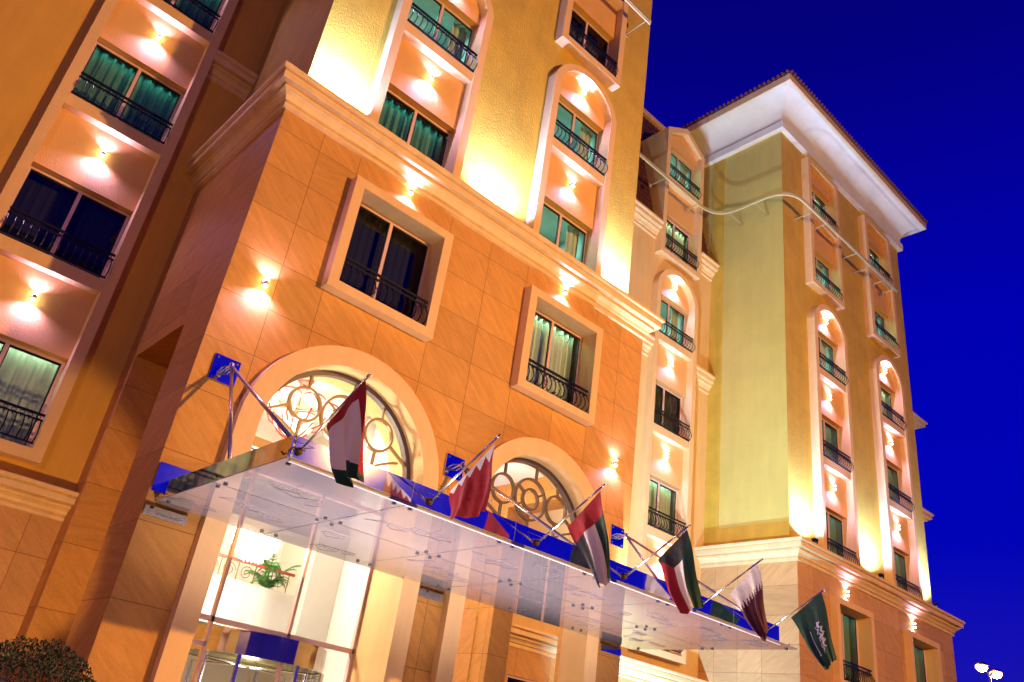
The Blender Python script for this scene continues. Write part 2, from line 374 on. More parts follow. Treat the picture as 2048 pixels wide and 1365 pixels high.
def window(xc, y, z0, z1, parent, mode='teal', w=None, mull=0.0, depth=1.5, label=None):
    """sliding window; frame front at y; children pane, curtain, room; own room light when lit"""
    w = w or 2*HI; h = z1-z0; key = (round(w,2), round(h,2), mode, mull)
    if key not in WC:
        d = {}; hw = w/2; F = .055
        b = MB(); b.box(-hw, hw, 0, .08, h-F, h); b.box(-hw, hw, 0, .08, 0, F); b.box(-hw, -hw+F, 0.002, .08, F, h-F); b.box(hw-F, hw, .002, .08, F, h-F)
        b.box(mull-.04, mull+.04, -.006, .07, F, h-F); d['window'] = b.mesh('window', M_wframe)
        b = MB(); b.m = 0
        for a0, a1 in ((-hw+F, mull-.04), (mull+.04, hw-F)):
            b.box(a0, a1, .03, .05, h-F-.05, h-F); b.box(a0, a0+.025, .03, .05, F, h-F-.05); b.box(a1-.025, a1, .03, .05, F, h-F-.05)
        d['sash'] = b.mesh('sash', M_iron)
        b = MB(); b.face([(-hw+F,.045,F),(hw-F,.045,F),(hw-F,.045,h-F),(-hw+F,.045,h-F)]); d['pane'] = b.mesh('pane', M_pane)
        b = MB(); e = .1
        x0, x1, y0, y1, za, zb = -hw-.15, hw+.15, .09, depth, -.35, h+.25
        b.face([(x0,y1,za),(x1,y1,za),(x1,y1,zb),(x0,y1,zb)]); b.face([(x0,y0,za),(x0,y1,za),(x0,y1,zb),(x0,y0,zb)]); b.face([(x1,y0,za),(x1,y1,za),(x1,y1,zb),(x1,y0,zb)])
        b.face([(x0,y0,zb),(x1,y0,zb),(x1,y1,zb),(x0,y1,zb)]); b.face([(x0,y0,za),(x1,y0,za),(x1,y1,za),(x0,y1,za)])
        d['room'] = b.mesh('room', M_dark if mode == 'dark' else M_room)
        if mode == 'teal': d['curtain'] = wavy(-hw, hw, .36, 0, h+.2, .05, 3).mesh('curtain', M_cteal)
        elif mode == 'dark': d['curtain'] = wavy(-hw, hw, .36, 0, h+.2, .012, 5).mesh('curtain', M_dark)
        elif mode == 'sheer': d['curtain'] = wavy(-hw, hw, .34, 0, h+.2, .05, 8).mesh('curtain', M_csheer)
        elif mode == 'room': d['curtain'] = wavy(hw*.52, hw, .36, 0, h+.2, .05, 11).mesh('curtain', M_csheer)
        elif mode == 'open': d['curtain'] = wavy(-hw, -hw*.45, .36, 0, h+.2, .05, 13).mesh('curtain', M_csheer)
        WC[key] = d
    d = WC[key]
    win = obj('window', d['window'], None, parent, (xc, y, z0))
    for k in ('sash', 'pane', 'curtain', 'room'): obj(k, d[k], None, win, (xc, y, z0))
    if label: win['label'] = label
    if mode in ('teal', 'sheer'):
        c, p = ((.25, 1., .78), 3.4) if mode == 'teal' else ((.6, 1., .62), 7)
        light('window_light_'+mode, 'AREA', (xc, y+.245, z1+.06), win, p, c, w*.9, (0, .05, -1), sy=.03)
    elif mode in ('room', 'open'):
        light('window_light_room', 'AREA', (xc, y+.95, z1+.2), win, 60, (.35, 1., .88), 1.2, (0, -.1, -1), sy=.6)
    return win
SC = {}
def sconce(x, y, z, label, group='wall sconces shining up and down', up=75, dn=140, wall=.105):
    """y is the wall face; the fitting stands off it"""
    if not SC:
        b = MB(); b.lathe([(.036,-.05),(.040,-.042),(.040,.042),(.036,.05)], 0, -wall, 16); b.box(-.03,.03,-wall+.04,0,-.035,.035); b.box(-.05,.05,-.02,-.002,-.06,.06)
        SC['body'] = b.mesh('housing', M_wframe, smooth=False)
        b = MB(); b.lathe([(.034,.046),(.046,.07),(.03,.095),(.0,.105)], 0, -wall, 14); b.lathe([(.034,-.046),(.046,-.07),(.03,-.095),(.0,-.105)], 0, -wall, 14); SC['bulb'] = b.mesh('bulb', M_lampw)
    t = thing('wall_sconce', label, 'wall lamp', (x, y, z), group)
    obj('housing', SC['body'], None, t, (x, y, z)); obj('bulb', SC['bulb'], None, t, (x, y, z))
    c = (1., .66, 1.75); kv = (.62, .8, .98)[int(abs(x*7.3+z*3.1)) % 3]; up *= kv; dn *= kv
    light('sconce_up', 'SPOT', (x, y-wall, z+.13), t, up, c, .03, (0, .06, 1), 140, .8)
    light('sconce_down', 'SPOT', (x, y-wall, z-.13), t, dn, c, .03, (0, .05, -1), 156, .8)
    return t

def bay(root, xc, yw, zb, floors, arch=None, ztop=None, ybot_open=False, modes=(), proj=.35, rails=True, where='', lamps=True, gable=False, label=None):
    """projecting surround round a stack of windows. floors: list of rail-bottom heights, lowest first.
    arch=(spring, rise outer, rise inner); ztop for a square head; zb bottom of the surround"""
    y0 = yw-proj; O = []; I = []
    if arch:
        zs, ro, ri = arch
        O = [(xc+HO, zb)]+cover_arch(xc, HO, zs, ro)+[(xc-HO, zb)]
        I = [(xc+HI, zb+.22)]+cover_arch(xc, HI, zs, ri)+[(xc-HI, zb+.22)]
    elif gable:
        O = [(xc+HO, zb), (xc+HO, ztop-.85), (xc, ztop), (xc-HO, ztop-.85), (xc-HO, zb)]
        I = [(xc+HI, zb+.24), (xc+HI, ztop-1.02), (xc, ztop-.3), (xc-HI, ztop-1.02), (xc-HI, zb+.24)]
    else:
        O = [(xc+HO, zb), (xc+HO, ztop), (xc-HO, ztop), (xc-HO, zb)]
        I = [(xc+HI, zb+.24), (xc+HI, ztop-.24), (xc-HI, ztop-.24), (xc-HI, zb+.24)]
    b = MB(); b.ring(O[::-1], I[::-1], y0, yw+.02, y0+.52)
    sr = obj('bay_surround', b, M_cream, root, (xc, y0, zb))
    if label: sr['label'] = label
    ysp = y0+.30; yg = y0+.50
    for i, zf in enumerate(floors):
        head = zf+2.02                          # underside of the spandrel above
        window(xc, yg, zf-.02, head-.02, root, modes[i])
        if rails and not (i == 0 and rails == 'upper'): railing(xc, y0+.06, zf, root)
        # ledge below the window
        if i > 0:
            b = MB(); b.box(xc-HI+.003, xc+HI-.003, y0+.05, yg+.08, zf-.34, zf-.03); obj('window_ledge', b, M_cream, root, (xc, y0, zf))
            b = MB(); b.box(xc-HI+.003, xc+HI-.003, ysp, yg+.08, floors[i-1]+2.02, zf-.343); obj('spandrel_panel', b, M_spand, root, (xc, y0, zf))
            if lamps:
                sconce(xc+.03, ysp, zf-.98, 'wall sconce under the %s window ledge %s' % (('lowest','second','third','fourth','fifth')[i-1], where))
        elif zb < zf-.5:
            b = MB(); b.box(xc-HI+.003, xc+HI-.003, y0+.05, yg+.08, zb+.225, zf-.03); obj('window_ledge', b, M_cream, root, (xc, y0, zf))
    # filling over the top window
    zt = floors[-1]+2.02
    if arch:
        pts = cover_arch(xc, HI+.03, arch[0], arch[2]+.03)
        b = MB(); b.face([(xc-HI, ysp, zt)] + [(p[0], ysp, p[1]) for p in pts][::-1] + [(xc+HI, ysp, zt)])
        b.box(xc-HI+.003, xc+HI-.003, ysp+.003, yg+.08, zt, zt+.12); obj('spandrel_panel', b, M_spand, root, (xc, y0, zt))
        sconce(xc+.03, ysp, arch[0]+arch[2]-.42, 'wall sconce in the arch head '+where)
    elif gable:
        b = MB(); b.face([(xc-HI,ysp,zt),(xc+HI,ysp,zt),(xc+HI,ysp,ztop-1.0),(xc,ysp,ztop-.28),(xc-HI,ysp,ztop-1.0)])
        b.box(xc-HI+.003, xc+HI-.003, ysp+.003, yg+.08, zt, zt+.12); obj('spandrel_panel', b, M_spand, root, (xc, y0, zt))
    elif ztop-.24 > zt+.02:
        b = MB(); b.box(xc-HI+.003, xc+HI-.003, ysp, yg+.08, zt, ztop-.243); obj('spandrel_panel', b, M_spand, root, (xc, y0, zt))

def wall_xz(x0, x1, z0, z1, y, holes, b=None):
    """wall sheet facing -y with rectangular holes (x0,x1,z0,z1)"""
    b = b or MB(); xs = sorted({x0, x1, *[min(max(v, x0), x1) for h in holes for v in h[:2]]}); zs = sorted({z0, z1, *[min(max(v, z0), z1) for h in holes for v in h[2:]]})
    for i in range(len(xs)-1):
        for j in range(len(zs)-1):
            cx, cz = (xs[i]+xs[i+1])/2, (zs[j]+zs[j+1])/2
            if any(h[0] < cx < h[1] and h[2] < cz < h[3] for h in holes): continue
            b.face([(xs[i],y,zs[j]),(xs[i+1],y,zs[j]),(xs[i+1],y,zs[j+1]),(xs[i],y,zs[j+1])])
    return b
def quad_x(b, x, y0, y1, z0, z1): b.face([(x,y0,z0),(x,y1,z0),(x,y1,z1),(x,y0,z1)])
def quad_z(b, z, x0, x1, y0, y1): b.face([(x0,y0,z),(x1,y0,z),(x1,y1,z),(x0,y1,z)])

# ------------------------------------------------------------------ the hotel
H = thing('hotel_building', 'ochre and stone clad hotel with arched bays, towers and tiled eaves lit at dusk', 'building', (10, 14, 0))
XL, XR, YF, YB = 4.2, 16.27, 14.0, 18.8
A1, A2 = 7.5, 12.92           # entrance arch centres
AZ, AR = 6.55, 1.98
# --- entrance block front
b = MB(); b.m = 0
W1 = (6.33, 8.63, 10.0, 12.5); W2 = (11.74, 14.07, 10.0, 12.5)
holes = [W1, W2] + [(c-2.3, c+2.3, AZ, 8.86) for c in (A1, A2)] + [(c-AR, c+AR, 0, AZ) for c in (A1, A2)]
wall_xz(XL, XR, 0, 14.3, YF, holes, b)
for c in (A1, A2):
    n = 24
    for k in range(n):
        t0, t1 = math.pi*k/n, math.pi*(k+1)/n
        def edge(t):
            ux, uz = math.cos(t), math.sin(t); s_ = min(2.3/max(abs(ux),1e-6), 2.31/max(uz,1e-6)); return (c+ux*s_, AZ+uz*s_)
        def ar(t): return (c+AR*math.cos(t), AZ+AR*math.sin(t))
        p, q, r_, s2 = edge(t0), edge(t1), ar(t1), ar(t0)
        b.face([(p[0],YF,p[1]),(q[0],YF,q[1]),(r_[0],YF,r_[1]),(s2[0],YF,s2[1])])
        if k == 0 or True:
            pass
    for ang in (math.atan2(2.31,2.3), math.pi-math.atan2(2.31,2.3)):
        i = int(ang/math.pi*n); t0, t1 = math.pi*i/n, math.pi*(i+1)/n
        e0 = (c+2.3*(1 if ang<1.6 else -1), AZ+2.31)
        def edge2(t):
            ux, uz = math.cos(t), math.sin(t); s_ = min(2.3/max(abs(ux),1e-6), 2.31/max(uz,1e-6)); return (c+ux*s_, AZ+uz*s_)
        p, q = edge2(t0), edge2(t1); b.face([(p[0],YF,p[1]),(e0[0],YF,e0[1]),(q[0],YF,q[1])])
# left and right return walls with the side openings
for xf, xi in ((XL, XL+.75), (XR, XR-.75)):
    for z0, z1, ya, yb in ((0, 14.3, YF, 15.45), (8.55, 14.3, 15.45, 18.1), (0, 14.3, 18.1, YB)):
        quad_x(b, xf, ya, yb, z0, z1)
        if z1 > 9 and z0 > 8: quad_x(b, xi, ya, yb, z0, 9.3)
        else: quad_x(b, xi, (14.62 if ya == YF else ya), (21 if yb == YB else yb), z0, 9.3)
    quad_z(b, 8.55, min(xf,xi), max(xf,xi), 15.45, 18.1)
    for yj in (15.45, 18.1): b.face([(xf,yj,0),(xi,yj,0),(xi,yj,8.55),(xf,yj,8.55)])
# inside faces of the front wall round the arches
for c in (A1, A2): pass
obj('stone_wall', b, M_stone, H)
b = MB(); quad_x(b, 5.02, 15.2, 18.4, 0, 8.8); obj('side_passage_screen', b, M_stone, H)
# arch surrounds
for c in (A1, A2):
    n = 40; O = [(c+2.31, .13)]; I = [(c+1.9, .13)]
    for k in range(n+1):
        t = math.pi*k/n; O.append((c+2.31*math.cos(t), AZ+2.31*math.sin(t))); I.append((c+1.9*math.cos(t), AZ+1.9*math.sin(t)))
    O.append((c-2.31, .13)); I.append((c-1.9, .13))
    b = MB(); b.ring(O[::-1], I[::-1], 13.8, YF+.02, 14.62 if c == A2 else 15.05, closed=False)
    o = obj('arch_surround', b, M_cream, H, (c, 13.8, 0)); o['label'] = 'cream arch surround over the %s' % ('glazed lobby entrance' if c == A1 else 'open porch')
# tracery windows in the arches
def circ(cx, cz, r_, n=32): return [(cx+r_*math.cos(2*math.pi*k/n), cz+r_*math.sin(2*math.pi*k/n)) for k in range(n)]
def tracery(c):
    y = 14.3; t = MB()
    n = 40; O = [(c+1.9*math.cos(math.pi*k/n), AZ+1.9*math.sin(math.pi*k/n)) for k in range(n+1)]; I = [(c+1.8*math.cos(math.pi*k/n), AZ+1.8*math.sin(math.pi*k/n)) for k in range(n+1)]
    t.m = 1; t.ring(O[::-1], I[::-1], y-.04, y+.12, closed=False); t.m = 0
    def rg(cx, cz, r_, w_=.027):
        t.ring(circ(cx, cz, r_+w_), circ(cx, cz, r_-w_), y-.03, y+.05)
    def bar(p, q, w_=.024):
        d = Vector((q[0]-p[0], q[1]-p[1])).normalized(); m = Vector((-d.y, d.x))*w_
        A = [(p[0]+m.x, p[1]+m.y), (q[0]+m.x, q[1]+m.y), (q[0]-m.x, q[1]-m.y), (p[0]-m.x, p[1]-m.y)]
        for (a, e) in ((0,1),(1,2),(2,3),(3,0)): t.face([(A[a][0],y-.025,A[a][1]),(A[e][0],y-.025,A[e][1]),(A[e][0],y+.045,A[e][1]),(A[a][0],y+.045,A[a][1])])
        t.face([(v[0], y-.025, v[1]) for v in A]); t.face([(v[0], y+.045, v[1]) for v in A])
    zc = 7.49; rg(c, zc, .50); rg(c, zc, .25)
    for s_ in (-1, 1):
        rg(c+s_*.90, zc, .345)
        bar((c+s_*.9, zc+.36), (c+s_*.9, AZ+math.sqrt(1.8**2-.81)))
        bar((c+s_*.9, zc-.36), (c+s_*.9, 6.5))
        bar((c+s_*1.22, zc-.13), (c+s_*1.72, zc-.42))
        bar((c+s_*.34, AZ+1.0+.02), (c+s_*.34, AZ+math.sqrt(1.8**2-.1156))) if False else None
    bar((c+.12, zc+.50), (c+.12, AZ+1.79)); bar((c, zc-.51), (c, 6.5))
    for a in (30, 150, 270, 210 + 0): 
        ca, sa = math.cos(R(a)), math.sin(R(a)); bar((c+.26*ca, zc+.26*sa), (c+.49*ca, zc+.49*sa), .024)
    # sweeping lower curves
    for s_ in (-1, 1):
        pts = [(c+s_*(.55+.95*k/8), 6.55+.55*math.sin(k/8*1.2)) for k in range(9)]
        for k in range(8): bar(pts[k], pts[k+1], .024)
    tr = obj('tracery_window', t, [M_bronze, mat('dark_bronze', (.10,.06,.05), .5)], H, (c, y, AZ))
    p = MB(); p.face([(c+1.85*math.cos(math.pi*k/n), y+.02, AZ+1.85*math.sin(math.pi*k/n)) for k in range(n+1)]); obj('pane', p, M_clear, tr, (c, y, AZ))
    p = MB(); p.box(c-1.898, c+1.898, y-.05, y+.14, 6.30, 6.50); obj('transom', p, M_bronze, H, (c, y, 6.3))
tracery(A1); tracery(A2)

# stone windows F1: square projecting frames
for (x0, x1, z0, z1), nm, md in ((W1, 'over the lobby arch, its room dark', 'dark'), (W2, 'over the porch arch, pale curtains lit', 'sheer')):
    b = MB(); xc = (x0+x1)/2; xc = 7.48 if xc < 10 else 12.9
    O = [(xc-1.39, 9.86), (xc+1.39, 9.86), (xc+1.39, 12.71), (xc-1.39, 12.71)]; I = [(xc-1.15, 10.07), (xc+1.15, 10.07), (xc+1.15, 12.49), (xc-1.15, 12.49)]
    b.ring(O, I, 13.73, 14.01, 14.30); o = obj('window_surround', b, M_cream, H, (xc, 13.73, 9.86)); o['label'] = 'square cream surround '+nm
    window(xc, 14.28, 10.0, 12.5, H, md); railing(xc, 13.86, 10.10, H)
# main cornice
PC = [(0,13.40),(.07,13.42),(.07,13.51),(.035,13.525),(.035,13.55),(.10,13.58),(.13,13.66),(.20,13.72),(.24,13.73),(.24,13.79),(.21,13.80),(.21,13.825),(.37,13.84),(.38,13.86),(.38,14.0),(.35,14.01),(.35,14.03),(.43,14.05),(.45,14.07),(.45,14.15),(-.42,14.16)]
def scaled(p, z0, z1):
    return [(o, z0+(z-13.40)/(14.16-13.40)*(z1-z0)) for o, z in p]
b = MB(); b.sweep([(XL,YB),(XL,YF),(XR,YF),(XR,YB)], PC); obj('main_cornice', b, M_trim, H)
b = MB(); quad_z(b, 14.16, XL-.1, XR+.1, YF-.1, YB); obj('cornice_top', b, M_trim, H)
# --- tower
TX0, TX1, TY, TZ = 4.53, 15.85, 14.35, 33.0
tw = [7.48, 12.86]
holes = [(c-HI, c+HI, 14.3, 20.3) for c in tw] + [(12.86-HI, 12.86+HI, 22.2, 28.6)]
b = wall_xz(TX0, TX1, 14.16, TZ, TY, holes); quad_x(b, TX0, TY, 24, 14.16, TZ); quad_x(b, TX1, TY, 24, 14.16, TZ); quad_z(b, TZ, TX0, TX1, TY, 24)
obj('tower_wall', b, M_yellow, H)
bay(H, tw[0], TY, 14.17, [14.17, 18.12], arch=(20.45, 1.08, .84), modes=('teal', 'room'), rails='upper', where='of the left arched bay of the tower')
bay(H, tw[1], TY, 14.17, [14.17, 18.12], arch=(20.45, 1.08, .84), modes=('room', 'room'), rails='upper', where='of the right arched bay of the tower')
bay(H, tw[1], TY, 22.03, [22.30, 26.02], ztop=28.9, modes=('dark', 'dark'), where='of the high tower bay', lamps=False)
# --- left facade (recessed) with its bay
lx = 1.94
b = wall_xz(-14, TX0+.02, 5.4, 34, YB, [(lx-HI, lx+HI, 5.9, 32)]); quad_x(b, -14, YB, 30, 0, 34); obj('left_facade_wall', b, M_ochre, H)
b = wall_xz(-14, XL, 0, 5.42, YB-.06, [(-.4, .35, .9, 4.2)]); obj('left_facade_base', b, M_bstone, H)
bay(H, lx, YB, 5.80, [6.13, 10.12, 14.10, 18.05, 22.0], ztop=25, modes=('sheer', 'dark', 'teal', 'teal', 'dark'), where='of the recessed left bay', proj=.33)
SP = scaled(PC, 4.86, 5.44)
b = MB(); b.sweep([(-14,YB-.03),(XL,YB-.03)], SP); obj('base_string_course', b, M_trim, H)
US = [(o*.8, z) for o, z in scaled(PC, 16.83, 17.62)]
b = MB(); b.sweep([(lx+HO,YB),(TX0,YB)], US); obj('string_course', b, M_trim, H)
# window in the left base
window(0, YB-.02, .9, 4.2, H, 'dark', w=.7)
# --- recessed middle facade
mx, WX = 23.58, 26.3
b = wall_xz(XR-.8, WX, 5.4, 23.4, YB, [(mx-HI, mx+HI, 5.9, 20.3), (mx-HI, mx+HI, 22.2, 23.4)]); obj('middle_facade_wall', b, M_mid, H)
b = wall_xz(XR-.8, WX, 0, 5.42, YB-.06, [(16.95, 19.25, 1.5, 4.1)]); obj('middle_facade_base', b, M_bstone, H)
window(18.1, YB-.02, 1.5, 4.1, H, 'dark', label='blue framed window in the stone base of the recess')
bay(H, mx, YB, 5.80, [6.13, 10.12, 14.10, 18.08], arch=(20.25, 1.2, .96), modes=('sheer', 'sheer', 'dark', 'room'), where='of the recessed middle bay', proj=.33)
b = MB(); b.sweep([(XR,YB-.03),(WX,YB-.03)], SP); obj('base_string_course', b, M_trim, H)
for x0, x1 in ((XR, mx-HO), (mx+HO, WX)):
    b = MB(); b.sweep([(x0,YB),(x1,YB)], US); obj('string_course', b, M_trim, H)
EC = scaled(PC, 22.55, 23.3)
for x0, x1 in ((TX1, mx-HO), (mx+HO, WX)):
    b = MB(); b.sweep([(x0,YB),(x1,YB)], EC); obj('eaves_cornice', b, M_trim, H)
# mansard
def tiled(b, x0, x1, ya, za, yb, zb, pitch=.24, rows=.34):
    L_ = math.hypot(yb-ya, zb-za); n = int(L_/rows); m = max(2, int((x1-x0)/pitch*6))
    dy, dz = (yb-ya)/L_, (zb-za)/L_; ny, nz_ = -dz, dy
    for i in range(n):
        for e0, e1, lift in (((i)*L_/n, (i+1.12)*L_/n, .05),):
            base = len(b.v)
            for s_, lf in ((e0, lift), (e1, .0)):
                for k in range(m+1):
                    x = x0+(x1-x0)*k/m; a = abs(math.sin((x-x0)/pitch*math.pi))*.07+lf
                    b.v.append((x, ya+dy*s_+ny*a, za+dz*s_+nz_*a))
            for k in range(m): b.f.append([base+k, base+k+1, base+m+2+k, base+m+1+k]); b.mi.append(b.m)
MY0, MZ0, MY1, MZ1 = 18.9, 23.3, 20.75, 31.3
for x0, x1 in ((TX1, mx-HO), (mx+HO, WX)):
    b = MB(); tiled(b, x0, x1, MY0, MZ0, MY1, MZ1); b.face([(x0,MY0+.03,MZ0),(x1,MY0+.03,MZ0),(x1,MY1+.03,MZ1),(x0,MY1+.03,MZ1)])
    obj('mansard_roof', b, M_tile, H)
b = MB(); tiled(b, mx-HO, mx+HO, MY0+(29-MZ0)*(MY1-MY0)/(MZ1-MZ0), 29, MY1, MZ1); obj('mansard_roof', b, M_tile, H)
b = MB(); b.box(TX1, WX, MY1-.22, MY1+3, MZ1, MZ1+.3); obj('mansard_coping', b, M_trim, H)
# dormer
bay(H, mx, YB, 21.85, [22.25, 26.12], ztop=29.6, modes=('sheer', 'room'), where='of the dormer', gable=True, lamps=False, label='gabled cream dormer surround breaking through the mansard roof', proj=.38)
b = MB()
for xs_ in (mx-HO+.005, mx+HO-.005):
    b.face([(xs_,YB,21.9),(xs_,YB+.1,23.3),(xs_,20.25,28.75),(xs_,YB,28.75)])
b.face([(mx-HO,YB,28.75),(mx,YB,29.6),(mx,20.6,29.6),(mx-HO,20.3,28.75)]); b.face([(mx+HO,YB,28.75),(mx,YB,29.6),(mx,20.6,29.6),(mx+HO,20.3,28.75)])
obj('dormer_cheek', b, M_mid, H)
# --- right wing
WY, WR, WZ = 15.15, 38.05, 29.75
c1, c2 = 29.46, 34.98
holes = [(c-HI, c+HI, 10.3, 20.3) for c in (c1, c2)] + [(c-HI, c+HI, 22.2, 28.9) for c in (c1, c2)]
b = wall_xz(WX, WR, 10.0, WZ, WY, holes); quad_x(b, WR, WY, 26, 0, WZ); obj('wing_front_wall', b, M_yellow, H)
b = MB(); quad_x(b, WX, WY, 22, 10.0, WZ); obj('wing_flank_wall', b, M_panel, H)
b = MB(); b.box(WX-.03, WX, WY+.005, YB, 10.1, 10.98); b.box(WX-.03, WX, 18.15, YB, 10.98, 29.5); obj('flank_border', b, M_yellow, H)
for c, nm in ((c1, 'near'), (c2, 'far')):
    bay(H, c, WY, 10.2, [10.28, 14.20, 18.12], arch=(20.3, 1.15, .9), modes=('teal', 'teal', 'sheer' if c == c2 else 'room'), where='of the %s arched bay of the right wing' % nm)
    bay(H, c, WY, 22.08, [22.32, 26.12], ztop=29.1, modes=('room', 'sheer'), where='of the %s square bay of the right wing' % nm, lamps=False)
SX0, SX1, SY = 26.15, 38.95, 14.8
ws = [(29.72-1.15, 29.72+1.15, 6.0, 8.55), (35.5-1.15, 35.5+1.15, 6.0, 8.55)]
b = wall_xz(SX0, SX1, 0, 9.9, SY, ws); quad_x(b, SX0, SY, YB, 0, 9.9); quad_x(b, SX1, SY, 26, 0, 9.9); obj('wing_stone_base', b, M_wstone, H)
WCn = scaled(PC, 9.48, 10.18)[:-1]+[(-.5,10.185)]
b = MB(); b.sweep([(SX0,YB),(SX0,SY),(SX1,SY),(SX1,26)], WCn); obj('wing_cornice', b, M_trim, H)
b = MB(); quad_z(b, 10.19, SX0-.1, SX1+.1, SY-.1, 22); obj('cornice_top', b, M_trim, H)
for i, (x0, x1, z0, z1) in enumerate(ws):
    xc = (x0+x1)/2; O = [(xc-1.39,z0-.25),(xc+1.39,z0-.25),(xc+1.39,z1+.22),(xc-1.39,z1+.22)]; I = [(xc-1.15,z0),(xc+1.15,z0),(xc+1.15,z1),(xc-1.15,z1)]
    b = MB(); b.ring(O, I, SY-.26, SY+.01, SY+.3); obj('window_surround', b, M_cream, H, (xc, SY-.26, z0))
    window(xc, SY+.28, z0-.05, z1, H, 'teal'); railing(xc, SY-.13, z0+.04, H)
b = wall_xz(WR+.01, 46.7, 0, 23.3, YB, []); quad_x(b, 46.7, YB, 26, 0, 23.3); quad_z(b, 23.3, WR+.01, 46.7, YB, 26); obj('end_facade_wall', b, M_mid, H)
for pf in (US, EC):
    b = MB(); b.sweep([(WR+.02,YB),(46.7,YB),(46.7,26)], [(o*1.6, z+.2) for o, z in pf]); obj('string_course', b, M_trim, H)
# eaves of the wing: step moulding, coved soffit, fascia, tiles, hipped roof
P4 = [(WX,26),(WX,WY),(WR,WY),(WR,26)]
b = MB(); b.sweep(P4, [(0,29.55),(.24,29.56),(.25,29.95),(.14,29.97)]); obj('eaves_step', b, M_soffit, H)
cove = [(.14+1.02*(1-math.cos(k/20*math.pi/2)), 29.97+1.18*math.sin(k/20*math.pi/2)) for k in range(21)]
b = MB(); b.sweep(P4, cove); obj('coved_soffit', b, M_soffit, H)
b = MB(); b.sweep(P4, [(1.16,31.15),(1.22,31.15),(1.22,31.52),(1.1,31.55)]); obj('eaves_fascia', b, M_trim, H)
b = MB(); path = P4; pr = [(1.27,31.56),(-4.0,34.2)]
b.sweep(P4, pr)
for (xa, ya), (xb, yb) in (((WX-1.27,26),(WX-1.27,WY-1.27)), ((WX-1.27,WY-1.27),(WR+1.27,WY-1.27))):
    L_ = math.hypot(xb-xa, yb-ya); n = int(L_/.24); dx, dy = (xb-xa)/L_, (yb-ya)/L_
    for k in range(n):
        px, py = xa+dx*(k+.5)*L_/n, ya+dy*(k+.5)*L_/n; nx, ny = -dy, dx   # inwards
        nx, ny = (1,0) if dy else (0,1)
        b.tube([(px-nx*.05,py-ny*.05,31.60),(px+nx*.5,py+ny*.5,31.86)], .075, 7)
obj('hipped_roof', b, M_tile, H)
# --- lobby and porch interior
b = MB()
quad_z(b, 9.3, 4.95, 15.52, 14.62, 21); quad_x(b, 10.45, 14.62, 21, .14, 9.3); quad_x(b, 10.2, 15.05, 21, .14, 9.3)
b.face([(4.95,21,.14),(15.52,21,.14),(15.52,21,9.3),(4.95,21,9.3)]); quad_z(b, .14, 4.95, 15.52, 14.0, 21)
for x0, x1 in ((5.0,5.6),(9.4,11.02),(14.82,15.5)): b.face([(x0,14.62,0),(x1,14.62,0),(x1,14.62,9.3),(x0,14.62,9.3)])
b.face([(5.0,14.62,8.5),(15.5,14.62,8.5),(15.5,14.62,9.3),(5.0,14.62,9.3)])
b.box(5.02, 10.2, 14.5, 15.1, 6.25, 6.29)
obj('interior_wall', b, M_white, H)
b = MB(); cc = (7.9, 17.6)
b.lathe([(1.75,9.28),(1.75,9.15),(1.95,9.15),(1.95,9.28)], cc[0], cc[1], 40); obj('ceiling_ring', b, M_trim, H)
# mezzanine
b = MB(); b.box(5.1, 10.19, 18.0, 20.9, 3.7, 3.95); b.box(5.1, 9.4, 17.9, 18.0, 3.55, 4.53)
b.box(9.4, 10.19, 17.6, 18.0, 3.3, 9.29); obj('mezzanine', b, M_white, H)
b = MB(); b.box(5.1, 9.2, 17.93, 17.99, 4.93, 4.99); rl = obj('mezzanine_handrail', b, M_red, H)
b = MB()
for k in range(9):
    x = 5.5+k*.42; pts = [(x+.16*math.cos(a)*(1-a/14), 17.96, 4.73+.16*math.sin(a)*(1-a/14)) for a in [j*.6 for j in range(20)]]; b.tube(pts, .008, 4)
    b.box(x+.2, x+.215, 17.95, 17.97, 4.53, 4.93)
obj('mezzanine_scrollwork', b, M_bronze, H)
# storefront
b = MB()
for x in (5.66, 6.33, 7.88, 9.36): b.box(x-.03, x+.03, 15.0, 15.1, .14, 6.25)
b.box(5.6, 9.4, 15.0, 15.1, 3.27, 3.36); b.box(5.6, 6.33, 15.0, 15.1, 2.84, 2.92)
sf = obj('lobby_storefront', b, M_wframe, H, (A1, 15, .14))
b = MB(); b.face([(5.6,15.06,3.3),(9.4,15.06,3.3),(9.4,15.06,6.25),(5.6,15.06,6.25)]); obj('pane', b, M_clear, sf, (A1, 15, .14))
light('lobby_light', 'AREA', (7.8, 17.4, 9.0), H, 380, (1., .90, .72), 3., (0,0,-1), sy=3.)
light('lobby_light_low', 'POINT', (7.2, 16.6, 5.6), H, 850, (1., .93, .78), .4)
light('porch_light', 'POINT', (12.9, 17.0, 7.2), H, 420, (1., .80, .66), .3)
sconce(14.6, 20.98, 6.6, 'wall sconce inside the open porch behind the right arch', up=160, dn=200)

